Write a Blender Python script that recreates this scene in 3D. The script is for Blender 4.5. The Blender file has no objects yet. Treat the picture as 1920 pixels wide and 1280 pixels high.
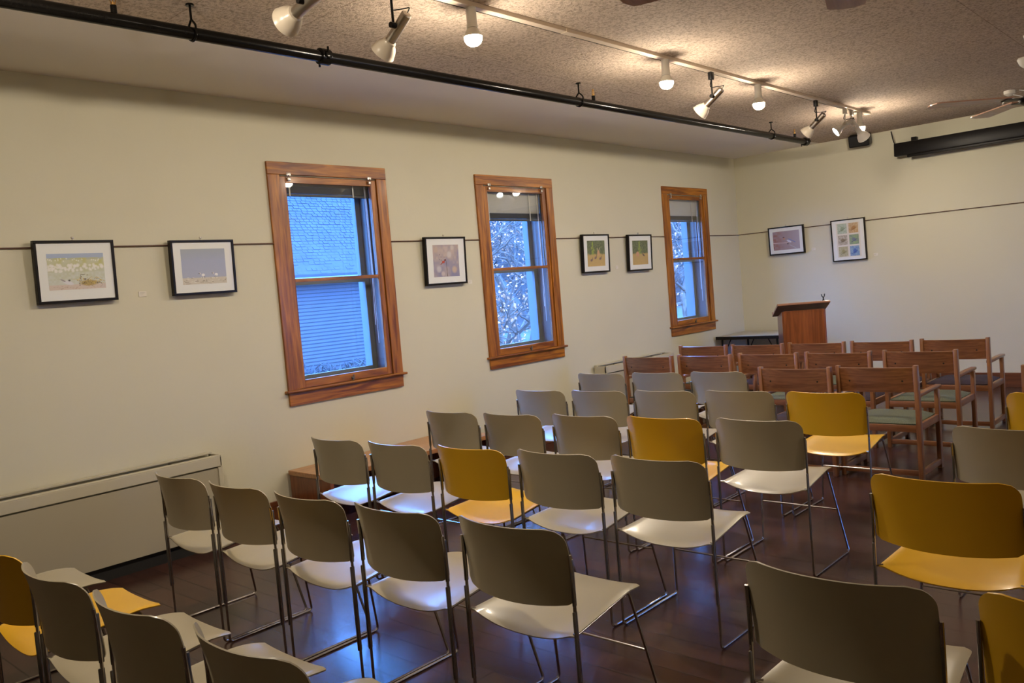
import bpy, bmesh, math, random
import numpy as np
from mathutils import Vector, Matrix
random.seed(7)
S = bpy.context.scene
COL = S.collection
PI = math.pi
# ---------------------------------------------------------------- camera
F_PX = 1579.65; YAW = math.radians(42.573); PITCH = math.radians(3.496); ROLL = math.radians(-4.789)
CAM_H = 1.54
fw = Vector((-math.sin(YAW)*math.cos(PITCH), math.cos(YAW)*math.cos(PITCH), -math.sin(PITCH)))
rt = Vector((math.cos(YAW), math.sin(YAW), 0)); up = rt.cross(fw)
r2 = math.cos(ROLL)*rt + math.sin(ROLL)*up; u2 = -math.sin(ROLL)*rt + math.cos(ROLL)*up
cd = bpy.data.cameras.new('camera'); cam = bpy.data.objects.new('camera', cd); COL.objects.link(cam)
cd.sensor_width = 36; cd.lens = F_PX/1920*36; cd.clip_start = .05; cd.clip_end = 200
M = Matrix((r2, u2, -fw)).transposed().to_4x4(); M.translation = (0, 0, CAM_H)
cam.matrix_world = M; S.camera = cam
# ---------------------------------------------------------------- world, exposure
W = bpy.data.worlds.new('world'); S.world = W; W.use_nodes = True
bg = W.node_tree.nodes['Background']; bg.inputs[0].default_value = (.088, .285, .88, 1); bg.inputs[1].default_value = 32.0
S.view_settings.view_transform = 'Standard'; S.view_settings.look = 'None'
S.view_settings.exposure = 0; S.view_settings.gamma = 1; S.view_settings.use_curve_mapping = False
BULB = 1290.0; BULB_COL = (1.0, .86, .67)
try:
    S.cycles.use_denoising = True; S.cycles.max_bounces = 10; S.cycles.diffuse_bounces = 6
    S.cycles.sample_clamp_indirect = 6; S.cycles.caustics_reflective = False; S.cycles.caustics_refractive = False
except Exception: pass
# the outdoor daylight: a low soft sky behind the house
# ---------------------------------------------------------------- materials
def hexlin(r, g, b):
    f = lambda c: (c/255/12.92) if c/255 <= .04045 else ((c/255+.055)/1.055)**2.4
    return (f(r), f(g), f(b), 1)
def mat(name, col, rough=.5, metal=0, spec=.5, coat=0, noise=None, bump=None, emit=None):
    """noise=(scale, amount) varies the base colour; bump=(scale, strength)"""
    m = bpy.data.materials.new(name); m.use_nodes = True
    nt = m.node_tree; n = nt.nodes; l = nt.links; b = n['Principled BSDF']
    col = tuple(col)[:3] + (1,)
    b.inputs['Base Color'].default_value = col; b.inputs['Roughness'].default_value = rough
    b.inputs['Metallic'].default_value = metal; b.inputs['Specular IOR Level'].default_value = spec
    b.inputs['Coat Weight'].default_value = coat; b.inputs['Coat Roughness'].default_value = .12
    tc = n.new('ShaderNodeTexCoord')
    if noise:
        tx = n.new('ShaderNodeTexNoise'); tx.inputs['Scale'].default_value = noise[0]; tx.inputs['Detail'].default_value = 5
        l.new(tc.outputs['Object'], tx.inputs['Vector'])
        rp = n.new('ShaderNodeValToRGB'); a = noise[1]
        rp.color_ramp.elements[0].position = .3; rp.color_ramp.elements[1].position = .7
        rp.color_ramp.elements[0].color = tuple(c*(1-a) for c in col[:3]) + (1,)
        rp.color_ramp.elements[1].color = tuple(min(1, c*(1+a)) for c in col[:3]) + (1,)
        l.new(tx.outputs['Fac'], rp.inputs['Fac']); l.new(rp.outputs['Color'], b.inputs['Base Color'])
    if bump:
        tb = n.new('ShaderNodeTexNoise'); tb.inputs['Scale'].default_value = bump[0]; tb.inputs['Detail'].default_value = 4
        l.new(tc.outputs['Object'], tb.inputs['Vector'])
        bm_ = n.new('ShaderNodeBump'); bm_.inputs['Strength'].default_value = bump[1]; bm_.inputs['Distance'].default_value = .01
        l.new(tb.outputs['Fac'], bm_.inputs['Height']); l.new(bm_.outputs['Normal'], b.inputs['Normal'])
    if emit:
        b.inputs['Emission Color'].default_value = tuple(emit[0])[:3] + (1,); b.inputs['Emission Strength'].default_value = emit[1]
    return m
def wood(name, dark, light, axis, rough=.35, scale=1.0, coat=.3, contrast=(.35, .7)):
    """streaky grain running along the given object axis"""
    m = mat(name, light, rough, coat=coat); nt = m.node_tree; n = nt.nodes; l = nt.links; b = n['Principled BSDF']
    tc = n['Texture Coordinate']; mp = n.new('ShaderNodeMapping')
    sc = [18*scale]*3; sc['xyz'.index(axis)] = 1.3*scale; mp.inputs['Scale'].default_value = sc
    l.new(tc.outputs['Object'], mp.inputs['Vector'])
    t1 = n.new('ShaderNodeTexNoise'); t1.inputs['Scale'].default_value = 1.0; t1.inputs['Detail'].default_value = 6; t1.inputs['Distortion'].default_value = 1.4
    l.new(mp.outputs['Vector'], t1.inputs['Vector'])
    t2 = n.new('ShaderNodeTexNoise'); t2.inputs['Scale'].default_value = 6.0; t2.inputs['Detail'].default_value = 3
    l.new(mp.outputs['Vector'], t2.inputs['Vector'])
    mx = n.new('ShaderNodeMath'); mx.operation = 'MULTIPLY_ADD'; mx.inputs[1].default_value = .3
    l.new(t2.outputs['Fac'], mx.inputs[0]); l.new(t1.outputs['Fac'], mx.inputs[2])
    rp = n.new('ShaderNodeValToRGB'); e = rp.color_ramp.elements
    e[0].position = contrast[0]+.15; e[1].position = contrast[1]+.12; e[0].color = tuple(dark)[:3]+(1,); e[1].color = tuple(light)[:3]+(1,)
    l.new(mx.outputs[0], rp.inputs['Fac']); l.new(rp.outputs['Color'], b.inputs['Base Color'])
    return m
def glass_mat(name, tint=(1, 1, 1), refl=1.0, rough=0.0):
    m = bpy.data.materials.new(name); m.use_nodes = True; nt = m.node_tree; n = nt.nodes; l = nt.links
    n.remove(n['Principled BSDF']); out = n['Material Output']
    tr = n.new('ShaderNodeBsdfTransparent'); tr.inputs[0].default_value = tuple(tint)+(1,)
    gl = n.new('ShaderNodeBsdfGlossy'); gl.inputs['Roughness'].default_value = rough
    fr = n.new('ShaderNodeFresnel'); fr.inputs['IOR'].default_value = 1.5
    gm = n.new('ShaderNodeNewGeometry'); io = n.new('ShaderNodeMath'); io.operation = 'MULTIPLY_ADD'; io.inputs[1].default_value = 1/1.5-1.5; io.inputs[2].default_value = 1.5
    l.new(gm.outputs['Backfacing'], io.inputs[0]); l.new(io.outputs[0], fr.inputs['IOR'])
    mu = n.new('ShaderNodeMath'); mu.operation = 'MULTIPLY'; mu.inputs[1].default_value = refl
    mx = n.new('ShaderNodeMixShader'); l.new(fr.outputs[0], mu.inputs[0]); l.new(mu.outputs[0], mx.inputs[0])
    l.new(tr.outputs[0], mx.inputs[1]); l.new(gl.outputs[0], mx.inputs[2]); l.new(mx.outputs[0], out.inputs[0])
    return m
MAT = {}
MAT['wall'] = mat('wall_paint', (.63, .60, .465), .75, spec=.25, noise=(1.3, .02), bump=(35, .06))
MAT['plaster'] = mat('smooth_ceiling_paint', (.84, .79, .74), .7, spec=.2, noise=(1.2, .02))
MAT['pine_y'] = wood('window_wood_along_y', (.15, .036, .003), (.48, .175, .012), 'y', .42, coat=.05)
MAT['pine_z'] = wood('window_wood_along_z', (.15, .036, .003), (.48, .175, .012), 'z', .42, coat=.05)
MAT['jamb'] = mat('dark_stained_jamb', (.10, .045, .03), .5)
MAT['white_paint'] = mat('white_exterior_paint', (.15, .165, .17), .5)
MAT['glass'] = glass_mat('window_glass', refl=1.0)
MAT['black_metal'] = mat('black_pipe_metal', (.004, .0036, .0033), .2, metal=.0, spec=.16, noise=(60, .4))
MAT['black'] = mat('black_plastic', (.008, .007, .007), .4, spec=.2)
MAT['brass'] = mat('brass', (.55, .33, .12), .3, metal=1)
MAT['nickel'] = mat('brushed_metal', (.55, .5, .44), .3, metal=1)
MAT['chrome'] = mat('chair_chrome', (.42, .39, .37), .22, metal=1)
MAT['darkclip'] = mat('dark_ganging_strip', (.13, .115, .10), .4, metal=.5)
def chair_shell(nm, c):
    return mat(nm, c, .36, spec=.5, coat=.18, noise=(3, .05))
MAT['tan'] = chair_shell('beige_seat_shell', (.365, .32, .225))
MAT['yellow'] = chair_shell('yellow_seat_shell', (.66, .37, .012))
MAT['oak_x'] = wood('armchair_oak_along_x', (.14, .048, .016), (.30, .122, .044), 'x', .35)
MAT['oak_z'] = wood('armchair_oak_along_z', (.17, .060, .019), (.33, .140, .050), 'z', .35)
MAT['oak_y'] = wood('armchair_oak_along_y', (.17, .060, .019), (.33, .140, .050), 'y', .35)
MAT['green_cloth'] = mat('grey_green_upholstery', (.11, .12, .075), .9, noise=(150, .25), bump=(300, .3))
MAT['purple_cloth'] = mat('dark_purple_upholstery', (.035, .02, .03), .9, noise=(150, .25), bump=(300, .3))
MAT['bench_x'] = wood('bench_wood_end', (.16, .045, .014), (.28, .09, .03), 'z', .35)
MAT['bench_y'] = wood('bench_wood_top', (.34, .15, .055), (.50, .24, .09), 'y', .3)
MAT['cherry'] = wood('lectern_cherry', (.17, .045, .010), (.29, .085, .020), 'z', .3)
MAT['cherry_y'] = wood('lectern_top_wood', (.22, .10, .05), (.36, .18, .10), 'x', .3)
MAT['heater'] = mat('heater_enamel', (.40, .36, .27), .45, spec=.4)
MAT['heater_top'] = mat('heater_trim_enamel', (.52, .48, .37), .45, spec=.4)
MAT['dark'] = mat('dark_void', (.008, .007, .006), .8)
MAT['track'] = mat('track_enamel', (.80, .66, .50), .4)
MAT['lamp_cream'] = mat('lamp_cream_enamel', (.66, .58, .47), .3, coat=.3)
MAT['lamp_white'] = mat('lamp_white_enamel', (.72, .68, .6), .35)
MAT['bulb'] = mat('lit_bulb', (1, .95, .85), .4, emit=(BULB_COL, BULB))
nb = MAT['bulb'].node_tree; g_ = nb.nodes.new('ShaderNodeNewGeometry'); x_ = nb.nodes.new('ShaderNodeSeparateXYZ'); nb.links.new(g_.outputs['Normal'], x_.inputs[0])
m_ = nb.nodes.new('ShaderNodeMath'); m_.operation = 'MULTIPLY_ADD'; m_.inputs[1].default_value = -BULB*.8; m_.inputs[2].default_value = BULB*.4; m_.use_clamp = False
nb.links.new(x_.outputs['Z'], m_.inputs[0]); nb.links.new(m_.outputs[0], nb.nodes['Principled BSDF'].inputs['Emission Strength'])
MAT['led'] = mat('lit_led_face', (1, 1, 1), .4, emit=((.85, .95, 1.0), 25))
MAT['fan_blade'] = wood('fan_blade_wood', (.34, .16, .10), (.50, .27, .17), 'x', .4)
MAT['paper'] = mat('card_paper', (.72, .68, .6), .8)
MAT['ink'] = mat('grey_ink', (.25, .23, .2), .8)
MAT['frame_black'] = mat('picture_frame_black', (.006, .004, .004), .35, spec=.2)
MAT['mat_board'] = mat('picture_mat_board', (.76, .78, .77), .6, coat=.6)
MAT['table_top'] = mat('table_laminate', (.40, .37, .29), .3)
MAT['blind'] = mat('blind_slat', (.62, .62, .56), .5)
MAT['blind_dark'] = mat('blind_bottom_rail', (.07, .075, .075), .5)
MAT['baseboard'] = wood('baseboard_wood', (.10, .03, .012), (.17, .055, .02), 'x', .35)
MAT['cord'] = mat('pale_cord', (.7, .7, .7), .6)
def floor_mat():
    m = mat('dark_plank_floor', (.05, .02, .013), .22, spec=.6); nt = m.node_tree; n = nt.nodes; l = nt.links; b = n['Principled BSDF']
    tc = n['Texture Coordinate']
    br = n.new('ShaderNodeTexBrick'); br.offset = .37; br.inputs['Scale'].default_value = 1
    br.inputs['Brick Width'].default_value = 2.4; br.inputs['Row Height'].default_value = .13
    br.inputs['Mortar Size'].default_value = .0035; br.inputs['Mortar Smooth'].default_value = .3
    br.inputs['Color1'].default_value = (.066, .028, .021, 1); br.inputs['Color2'].default_value = (.042, .018, .014, 1); br.inputs['Mortar'].default_value = (.010, .005, .004, 1)
    l.new(tc.outputs['Object'], br.inputs['Vector'])
    mp = n.new('ShaderNodeMapping'); mp.inputs['Scale'].default_value = (1.2, 22, 1); l.new(tc.outputs['Object'], mp.inputs['Vector'])
    ns = n.new('ShaderNodeTexNoise'); ns.inputs['Scale'].default_value = 2; ns.inputs['Detail'].default_value = 6; l.new(mp.outputs['Vector'], ns.inputs['Vector'])
    mx = n.new('ShaderNodeMix'); mx.data_type = 'RGBA'; mx.blend_type = 'MULTIPLY'; mx.inputs['Factor'].default_value = .8
    rp = n.new('ShaderNodeValToRGB'); rp.color_ramp.elements[0].color = (.5, .5, .5, 1); rp.color_ramp.elements[1].color = (1.5, 1.4, 1.35, 1)
    l.new(ns.outputs['Fac'], rp.inputs['Fac']); l.new(br.outputs['Color'], mx.inputs['A']); l.new(rp.outputs['Color'], mx.inputs['B'])
    l.new(mx.outputs['Result'], b.inputs['Base Color'])
    n2 = n.new('ShaderNodeTexNoise'); n2.inputs['Scale'].default_value = 2.2; n2.inputs['Detail'].default_value = 5; l.new(tc.outputs['Object'], n2.inputs['Vector'])
    r3 = n.new('ShaderNodeMapRange'); r3.inputs['To Min'].default_value = .20; r3.inputs['To Max'].default_value = .29; l.new(n2.outputs['Fac'], r3.inputs['Value']); l.new(r3.outputs[0], b.inputs['Roughness'])
    bp = n.new('ShaderNodeBump'); bp.inputs['Strength'].default_value = .4; bp.inputs['Distance'].default_value = .003
    l.new(br.outputs['Fac'], bp.inputs['Height']); bp.invert = True; l.new(bp.outputs['Normal'], b.inputs['Normal'])
    return m
MAT['floor'] = floor_mat()
def ceil_mat():
    m = mat('fissured_ceiling_panel', (.47, .40, .33), .9, spec=.1); nt = m.node_tree; n = nt.nodes; l = nt.links; b = n['Principled BSDF']
    tc = n['Texture Coordinate']
    ns = n.new('ShaderNodeTexNoise'); ns.inputs['Scale'].default_value = 62; ns.inputs['Detail'].default_value = 5; ns.inputs['Roughness'].default_value = .7
    l.new(tc.outputs['Object'], ns.inputs['Vector'])
    rp = n.new('ShaderNodeValToRGB'); e = rp.color_ramp.elements
    e[0].position = .38; e[0].color = (.33, .26, .20, 1); e[1].position = .55; e[1].color = (.62, .50, .40, 1)
    l.new(ns.outputs['Fac'], rp.inputs['Fac'])
    br = n.new('ShaderNodeTexBrick'); br.offset = 0; br.inputs['Brick Width'].default_value = 2.44; br.inputs['Row Height'].default_value = .61
    br.inputs['Scale'].default_value = 1; br.inputs['Mortar Size'].default_value = .003
    br.inputs['Color1'].default_value = (1, 1, 1, 1); br.inputs['Color2'].default_value = (.985, .985, .985, 1); br.inputs['Mortar'].default_value = (.6, .55, .5, 1)
    mp = n.new('ShaderNodeMapping'); mp.inputs['Location'].default_value = (1.4+2.44*4, -2.13+.61*10, 0)
    l.new(tc.outputs['Object'], mp.inputs['Vector']); l.new(mp.outputs['Vector'], br.inputs['Vector'])
    mx = n.new('ShaderNodeMix'); mx.data_type = 'RGBA'; mx.blend_type = 'MULTIPLY'; mx.inputs['Factor'].default_value = .8
    l.new(rp.outputs['Color'], mx.inputs['A']); l.new(br.outputs['Color'], mx.inputs['B']); l.new(mx.outputs['Result'], b.inputs['Base Color'])
    bp = n.new('ShaderNodeBump'); bp.inputs['Strength'].default_value = .7; bp.inputs['Distance'].default_value = .012
    l.new(ns.outputs['Fac'], bp.inputs['Height']); l.new(bp.outputs['Normal'], b.inputs['Normal'])
    return m
MAT['ceiling'] = ceil_mat()
# ---------------------------------------------------------------- mesh helpers
class MB:
    """collects shapes and links them as ONE mesh object"""
    def __init__(s): s.bm = bmesh.new()
    def _merge(s, b, mx=None):
        if mx is not None: bmesh.ops.transform(b, matrix=mx, verts=b.verts)
        me = bpy.data.meshes.new('tmp'); b.to_mesh(me); b.free(); s.bm.from_mesh(me); bpy.data.meshes.remove(me)
    def box(s, x0, x1, y0, y1, z0, z1, bev=0.0, mx=None, seg=2):
        b = bmesh.new(); bmesh.ops.create_cube(b, size=1)
        for v in b.verts:
            v.co = Vector((x0 if v.co.x < 0 else x1, y0 if v.co.y < 0 else y1, z0 if v.co.z < 0 else z1))
        if bev: bmesh.ops.bevel(b, geom=list(b.edges), offset=bev, segments=seg, affect='EDGES', profile=.5)
        s._merge(b, mx); return s
    def prism(s, pts, a0, a1, axis='x', bev=0.0):
        """polygon pts (2D) extruded along an axis"""
        b = bmesh.new()
        def P(u, v, a): return {'x': (a, u, v), 'y': (u, a, v), 'z': (u, v, a)}[axis]
        lo = [b.verts.new(P(u, v, a0)) for u, v in pts]; hi = [b.verts.new(P(u, v, a1)) for u, v in pts]
        b.faces.new(lo); b.faces.new(hi[::-1]); n = len(pts)
        for i in range(n): b.faces.new((lo[i], lo[(i+1) % n], hi[(i+1) % n], hi[i]))
        bmesh.ops.recalc_face_normals(b, faces=b.faces)
        if bev: bmesh.ops.bevel(b, geom=list(b.edges), offset=bev, segments=2, affect='EDGES', profile=.5)
        s._merge(b); return s
    def tube(s, pts, r, segs=10, closed=False, caps=True):
        pts = [Vector(p) for p in pts]; n = len(pts); rr = r if isinstance(r, (list, tuple)) else [r]*n
        rings = []; prev = None; b = s.bm
        for i, p in enumerate(pts):
            if closed: t = (pts[(i+1) % n]-pts[i-1])
            else: t = pts[min(i+1, n-1)]-pts[max(i-1, 0)]
            t.normalize()
            if prev is None:
                a = Vector((0, 0, 1)) if abs(t.z) < .9 else Vector((1, 0, 0)); u = t.cross(a).normalized()
            else:
                u = (prev - t*prev.dot(t)).normalized()
            prev = u; w = t.cross(u)
            rings.append([b.verts.new(p+(u*math.cos(2*PI*k/segs)+w*math.sin(2*PI*k/segs))*rr[i]) for k in range(segs)])
        m = n if closed else n-1
        for i in range(m):
            A = rings[i]; B = rings[(i+1) % n]
            for k in range(segs): b.faces.new((A[k], A[(k+1) % segs], B[(k+1) % segs], B[k]))
        if caps and not closed:
            b.faces.new(rings[0][::-1]); b.faces.new(rings[-1])
        return s
    def lathe(s, prof, segs=24, mx=None):
        """profile [(r,z)] spun round z"""
        b = bmesh.new(); rings = []
        for r, z in prof:
            if r < 1e-6: rings.append([b.verts.new((0, 0, z))])
            else: rings.append([b.verts.new((r*math.cos(2*PI*k/segs), r*math.sin(2*PI*k/segs), z)) for k in range(segs)])
        for A, B in zip(rings, rings[1:]):
            for k in range(segs):
                a0, a1 = A[k % len(A)], A[(k+1) % len(A)]; b0, b1 = B[k % len(B)], B[(k+1) % len(B)]
                f = [v for i, v in enumerate((a0, a1, b1, b0)) if v not in (a0, a1, b1, b0)[:i]]
                if len(f) > 2: b.faces.new(f)
        bmesh.ops.recalc_face_normals(b, faces=b.faces)
        s._merge(b, mx); return s
    def sheet(s, fn, nu, nv, th):
        """thick sheet: fn(u,v)->point for u,v in 0..1, thickened along its normals"""
        b = s.bm; P = [[Vector(fn(i/nu, j/nv)) for j in range(nv+1)] for i in range(nu+1)]
        def nrm(i, j):
            a = P[min(i+1, nu)][j]-P[max(i-1, 0)][j]; c = P[i][min(j+1, nv)]-P[i][max(j-1, 0)]
            return a.cross(c).normalized()
        T = [[b.verts.new(P[i][j]+nrm(i, j)*th/2) for j in range(nv+1)] for i in range(nu+1)]
        B = [[b.verts.new(P[i][j]-nrm(i, j)*th/2) for j in range(nv+1)] for i in range(nu+1)]
        for i in range(nu):
            for j in range(nv):
                b.faces.new((T[i][j], T[i+1][j], T[i+1][j+1], T[i][j+1])); b.faces.new((B[i][j], B[i][j+1], B[i+1][j+1], B[i+1][j]))
        for i in range(nu):
            b.faces.new((T[i][0], B[i][0], B[i+1][0], T[i+1][0])); b.faces.new((T[i][nv], T[i+1][nv], B[i+1][nv], B[i][nv]))
        for j in range(nv):
            b.faces.new((T[0][j], T[0][j+1], B[0][j+1], B[0][j])); b.faces.new((T[nu][j], B[nu][j], B[nu][j+1], T[nu][j+1]))
        return s
    def build(s, name, m, parent=None, smooth=True, loc=None):
        me = bpy.data.meshes.new(name); s.bm.to_mesh(me); s.bm.free()
        ms = m if isinstance(m, (list, tuple)) else [m]
        for q in ms: me.materials.append(q)
        if smooth:
            me.polygons.foreach_set('use_smooth', [True]*len(me.polygons))
            try: me.set_sharp_from_angle(angle=math.radians(38))
            except Exception: pass
        o = bpy.data.objects.new(name, me); COL.objects.link(o)
        if loc is not None: o.location = loc
        if parent: o.parent = parent
        return o
def tag(o, label=None, cat=None, group=None, kind=None):
    if label: o['label'] = label
    if cat: o['category'] = cat
    if group: o['group'] = group
    if kind: o['kind'] = kind
    return o
def empty(name, loc, rz=0, label=None, cat=None, group=None, kind=None):
    o = bpy.data.objects.new(name, None); COL.objects.link(o); o.location = loc; o.rotation_euler = (0, 0, rz)
    o.empty_display_size = .1
    return tag(o, label, cat, group, kind)
def copy_tree(o, parent=None):
    c = o.copy(); COL.objects.link(c); c.parent = parent
    for ch in list(o.children): copy_tree(ch, c)
    return c
def round_path(pts, r, n=5):
    """polyline with rounded corners"""
    pts = [Vector(p) for p in pts]; out = [pts[0]]
    for a, b, c in zip(pts, pts[1:], pts[2:]):
        d1 = (a-b); d2 = (c-b); q = min(r, d1.length*.45, d2.length*.45); p0 = b+d1.normalized()*q; p1 = b+d2.normalized()*q
        for k in range(n+1):
            t = k/n; out.append(p0*(1-t)**2+b*2*t*(1-t)+p1*t*t)
    out.append(pts[-1]); return out

# ================================================================= ROOM
XW, YF, ZC = -5.40, 10.56, 3.04
XR, YB = 3.4, -2.6
WT = .30
OPEN = [(3.405, 4.50), (5.545, 6.64), (8.695, 9.75)]      # window casings (outer)
ZT, ZB = 2.612, .822
def hole(c): return (c[0]+.10, c[1]-.10, .935, 2.515)
b = MB(); y = YB-.1
for c in OPEN:
    h = hole(c)
    b.box(XW-WT, XW, y, h[0], -.0, ZC)
    b.box(XW-WT, XW, h[0], h[1], -.0, h[2]); b.box(XW-WT, XW, h[0], h[1], h[3], ZC)
    y = h[1]
b.box(XW-WT, XW, y, YF+.1, -.0, ZC)
tag(b.build('wall_left', MAT['wall'], smooth=False), kind='structure')
tag(MB().box(XW-WT, XR+.2, YF, YF+.2, 0, ZC).build('wall_front', MAT['wall'], smooth=False), kind='structure')
g = MB().box(XR, XR+.2, YB-.1, 7.9, 0, ZC).box(XR, XR+.2, 9.3, YF, 0, ZC).box(XR, XR+.2, 7.9, 9.3, 0, .85).box(XR, XR+.2, 7.9, 9.3, 2.45, ZC)
tag(g.build('wall_right', MAT['wall'], smooth=False), kind='structure')
g = MB().box(XR-.02, XR+.12, 7.9, 8.0, .85, 2.45).box(XR-.02, XR+.12, 9.2, 9.3, .85, 2.45).box(XR-.02, XR+.12, 8.0, 9.2, 2.36, 2.45).box(XR-.02, XR+.12, 8.0, 9.2, .85, .95).box(XR, XR+.1, 8.57, 8.63, .95, 2.36)
w4 = tag(g.build('window_4', MAT['pine_z'], smooth=False), kind='structure')  # out of view, added to bring blue daylight onto the far wall
MB().box(XR+.05, XR+.055, 8.0, 9.2, .95, 2.36).build('glass_pane', MAT['glass'], w4, False)
tag(MB().box(XW-WT, XR+.2, YB-.2, YB, 0, ZC).build('wall_back', MAT['wall'], smooth=False), kind='structure')
tag(MB().box(XW-WT, XR+.2, YB-.2, YF+.2, -.12, 0).build('floor', MAT['floor'], smooth=False), kind='structure')
XS = -4.23
b = MB().box(XS, XR+.2, YB-.2, YF+.2, ZC, ZC+.1)
ceil = tag(b.build('ceiling', MAT['ceiling'], smooth=False), kind='structure')
tag(MB().box(XW-WT, XS, YB-.2, YF+.2, ZC, ZC+.1).build('ceiling', MAT['plaster'], smooth=False), kind='structure')
# baseboards
tag(MB().box(XW, XR, YF-.02, YF, 0, .165, .004).build('baseboard_front', MAT['baseboard'], smooth=False), kind='structure')
b = MB()
b.box(XW, XW+.02, -2.6, YF-.02, 0, .165, .004)
tag(b.build('baseboard_left', wood('baseboard_wood_y', (.10, .03, .012), (.17, .055, .02), 'y'), smooth=False), kind='structure')
# picture rail cable
def railseg(name, p, q):
    tag(MB().tube([p, q], .0045, 8).build(name, MAT['jamb']), kind='structure')
segs = [(-2.6, 3.405), (4.50, 5.545), (6.64, 8.695), (9.75, YF-.02)]
for i, (a, c) in enumerate(segs): railseg('trim_%d' % (i+1), (XW+.012, a, 2.018), (XW+.012, c, 2.018))
railseg('trim_5', (XW+.012, YF-.012, 2.02), (XR-.01, YF-.012, 2.02))
# ---------------------------------------------------------------- windows
def window(idx, c, blind_z):
    y0, y1 = c; root = empty('window_%d' % idx, (XW, (y0+y1)/2, ZB), kind='structure')
    def P(mb, nm, m, par=root, smooth=False):
        o = mb.build(nm, m, par, smooth); off = Vector((-XW, -(y0+y1)/2, -ZB))
        if par is root: o.location = off
        return o
    X = XW; h = hole(c)
    P(MB().box(X, X+.022, y0, y1, ZT-.092, ZT, .003), 'head_casing', MAT['pine_y'])
    P(MB().box(X, X+.020, y0, y0+.10, .935, ZT-.092, .003), 'side_casing', MAT['pine_z'])
    P(MB().box(X, X+.020, y1-.10, y1, .935, ZT-.092, .003), 'side_casing', MAT['pine_z'])
    P(MB().box(X-.02, X+.045, y0-.025, y1+.03, .918, .938, .009, seg=3), 'stool', MAT['pine_y'])
    P(MB().box(X, X+.018, y0+.003, y1-.003, ZB, .918, .003), 'apron', MAT['pine_y'])
    # interior storm panel
    a0, a1 = h[0]+.004, h[1]-.004; px0, px1 = X-.018, X+.008; st = .052
    f = P(MB().box(px0, px1, a0, a0+st, .940, 2.51, .003).box(px0, px1, a1-st, a1, .940, 2.51, .003), 'storm_panel_stiles', MAT['pine_z'])
    def SP(mb, nm, m): o = mb.build(nm, m, f, False); return o
    SP(MB().box(px0, px1, a0+st, a1-st, 2.462, 2.51, .002), 'top_rail', MAT['pine_y'])
    SP(MB().box(px0, px1, a0+st, a1-st, .940, 1.0, .002), 'bottom_rail', MAT['pine_y'])
    SP(MB().box(px0, px1, a0+st, a1-st, 1.728, 1.754, .003), 'middle_rail', MAT['pine_y'])
    for z0, z1 in ((1.0, 1.728), (1.754, 2.462)):
        SP(MB().box(X-.007, X-.004, a0+st, a1-st, z0, z1), 'glass_pane', MAT['glass'])
    for yy in (a0+.07, a1-.07):
        cl = MB().box(X+.008, X+.03, yy-.012, yy+.012, 2.475, 2.50, .003).box(X+.02, X+.027, yy-.018, yy+.018, 2.51, 2.535, .002)
        cl.tube([(X+.02, yy, 2.49), (X+.032, yy, 2.505), (X+.024, yy, 2.52)], .004, 8)
        P(cl, 'panel_clip', MAT['nickel'], smooth=True)
    ym = (a0+a1)/2+.04
    tt = MB().tube([(X+.008, ym, .958), (X+.022, ym, .958)], .012, 12).tube([(X+.02, ym+.006, .985), (X+.024, ym, .958), (X+.02, ym-.01, .935)], .005, 8).tube([(X+.022, ym-.018, .965), (X+.024, ym, .958)], .004, 8)
    P(tt, 'turn_button', MAT['darkclip'], smooth=True)
    # reveal: dark stained near the room, white beyond
    e = .012
    for nm, m, xa, xb in (('inner_jamb', MAT['jamb'], X-.15, X-.018), ('outer_jamb', MAT['white_paint'], X-WT-.02, X-.15)):
        g = MB()
        g.box(xa, xb, h[0], h[0]+e, h[2], h[3]).box(xa, xb, h[1]-e, h[1], h[2], h[3])
        g.box(xa, xb, h[0]+e, h[1]-e, h[3]-e, h[3]).box(xa, xb, h[0]+e, h[1]-e, h[2], h[2]+e)
        if nm == 'inner_jamb':
            pass
        P(g, nm, m)
    g = MB()   # parting stops
    g.box(X-.062, X-.05, h[1]-e-.014, h[1]-e, 1.745, h[3]-e, .002).box(X-.11, X-.095, h[1]-e-.012, h[1]-e, 1.745, h[3]-e, .002)
    P(g, 'stop_moulding', MAT['white_paint'])
    # exterior sashes
    for nm, xc, z0, z1 in (('lower_sash', X-.185, h[2]+e, 1.745), ('upper_sash', X-.225, 1.71, h[3]-e)):
        g = MB(); t = .017; w = .05; q0, q1 = h[0]+e, h[1]-e
        g.box(xc-t, xc+t, q0, q0+w, z0, z1, .003).box(xc-t, xc+t, q1-w, q1, z0, z1, .003)
        g.box(xc-t, xc+t, q0+w, q1-w, z0, z0+(.07 if nm[0] == 'l' else .035), .003).box(xc-t, xc+t, q0+w, q1-w, z1-(.035 if nm[0] == 'l' else .05), z1, .003)
        s_ = P(g, nm, MAT['white_paint'])
        gp = MB().box(xc-.002, xc+.002, q0+w, q1-w, z0+.03, z1-.03).build('glass_pane', MAT['glass'], s_, False)
    g = MB().box(X-WT-.03, X-WT, h[0]-.1, h[0], h[2]-.05, h[3]+.1).box(X-WT-.03, X-WT, h[1], h[1]+.1, h[2]-.05, h[3]+.1).box(X-WT-.03, X-WT, h[0], h[1], h[3], h[3]+.1).box(X-WT-.06, X-.19, h[0], h[1], h[2]-.04, h[2])
    P(g, 'outer_trim', MAT['white_paint'])
    # venetian blind drawn up between storm panel and sash
    names = {1: 'nearest window, fully up with dark bottom rail', 2: 'middle window, pale slats', 3: 'farthest window, pale slats'}
    br_ = empty('venetian_blind', (X-.07, (y0+y1)/2, 2.45), 0, 'venetian blind in the top of the ' + names[idx], 'blind', 'venetian blinds in the windows')
    off = (-(X-.07), -(y0+y1)/2, -2.45)
    b0, b1 = h[0]+.02, h[1]-.02
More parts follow.
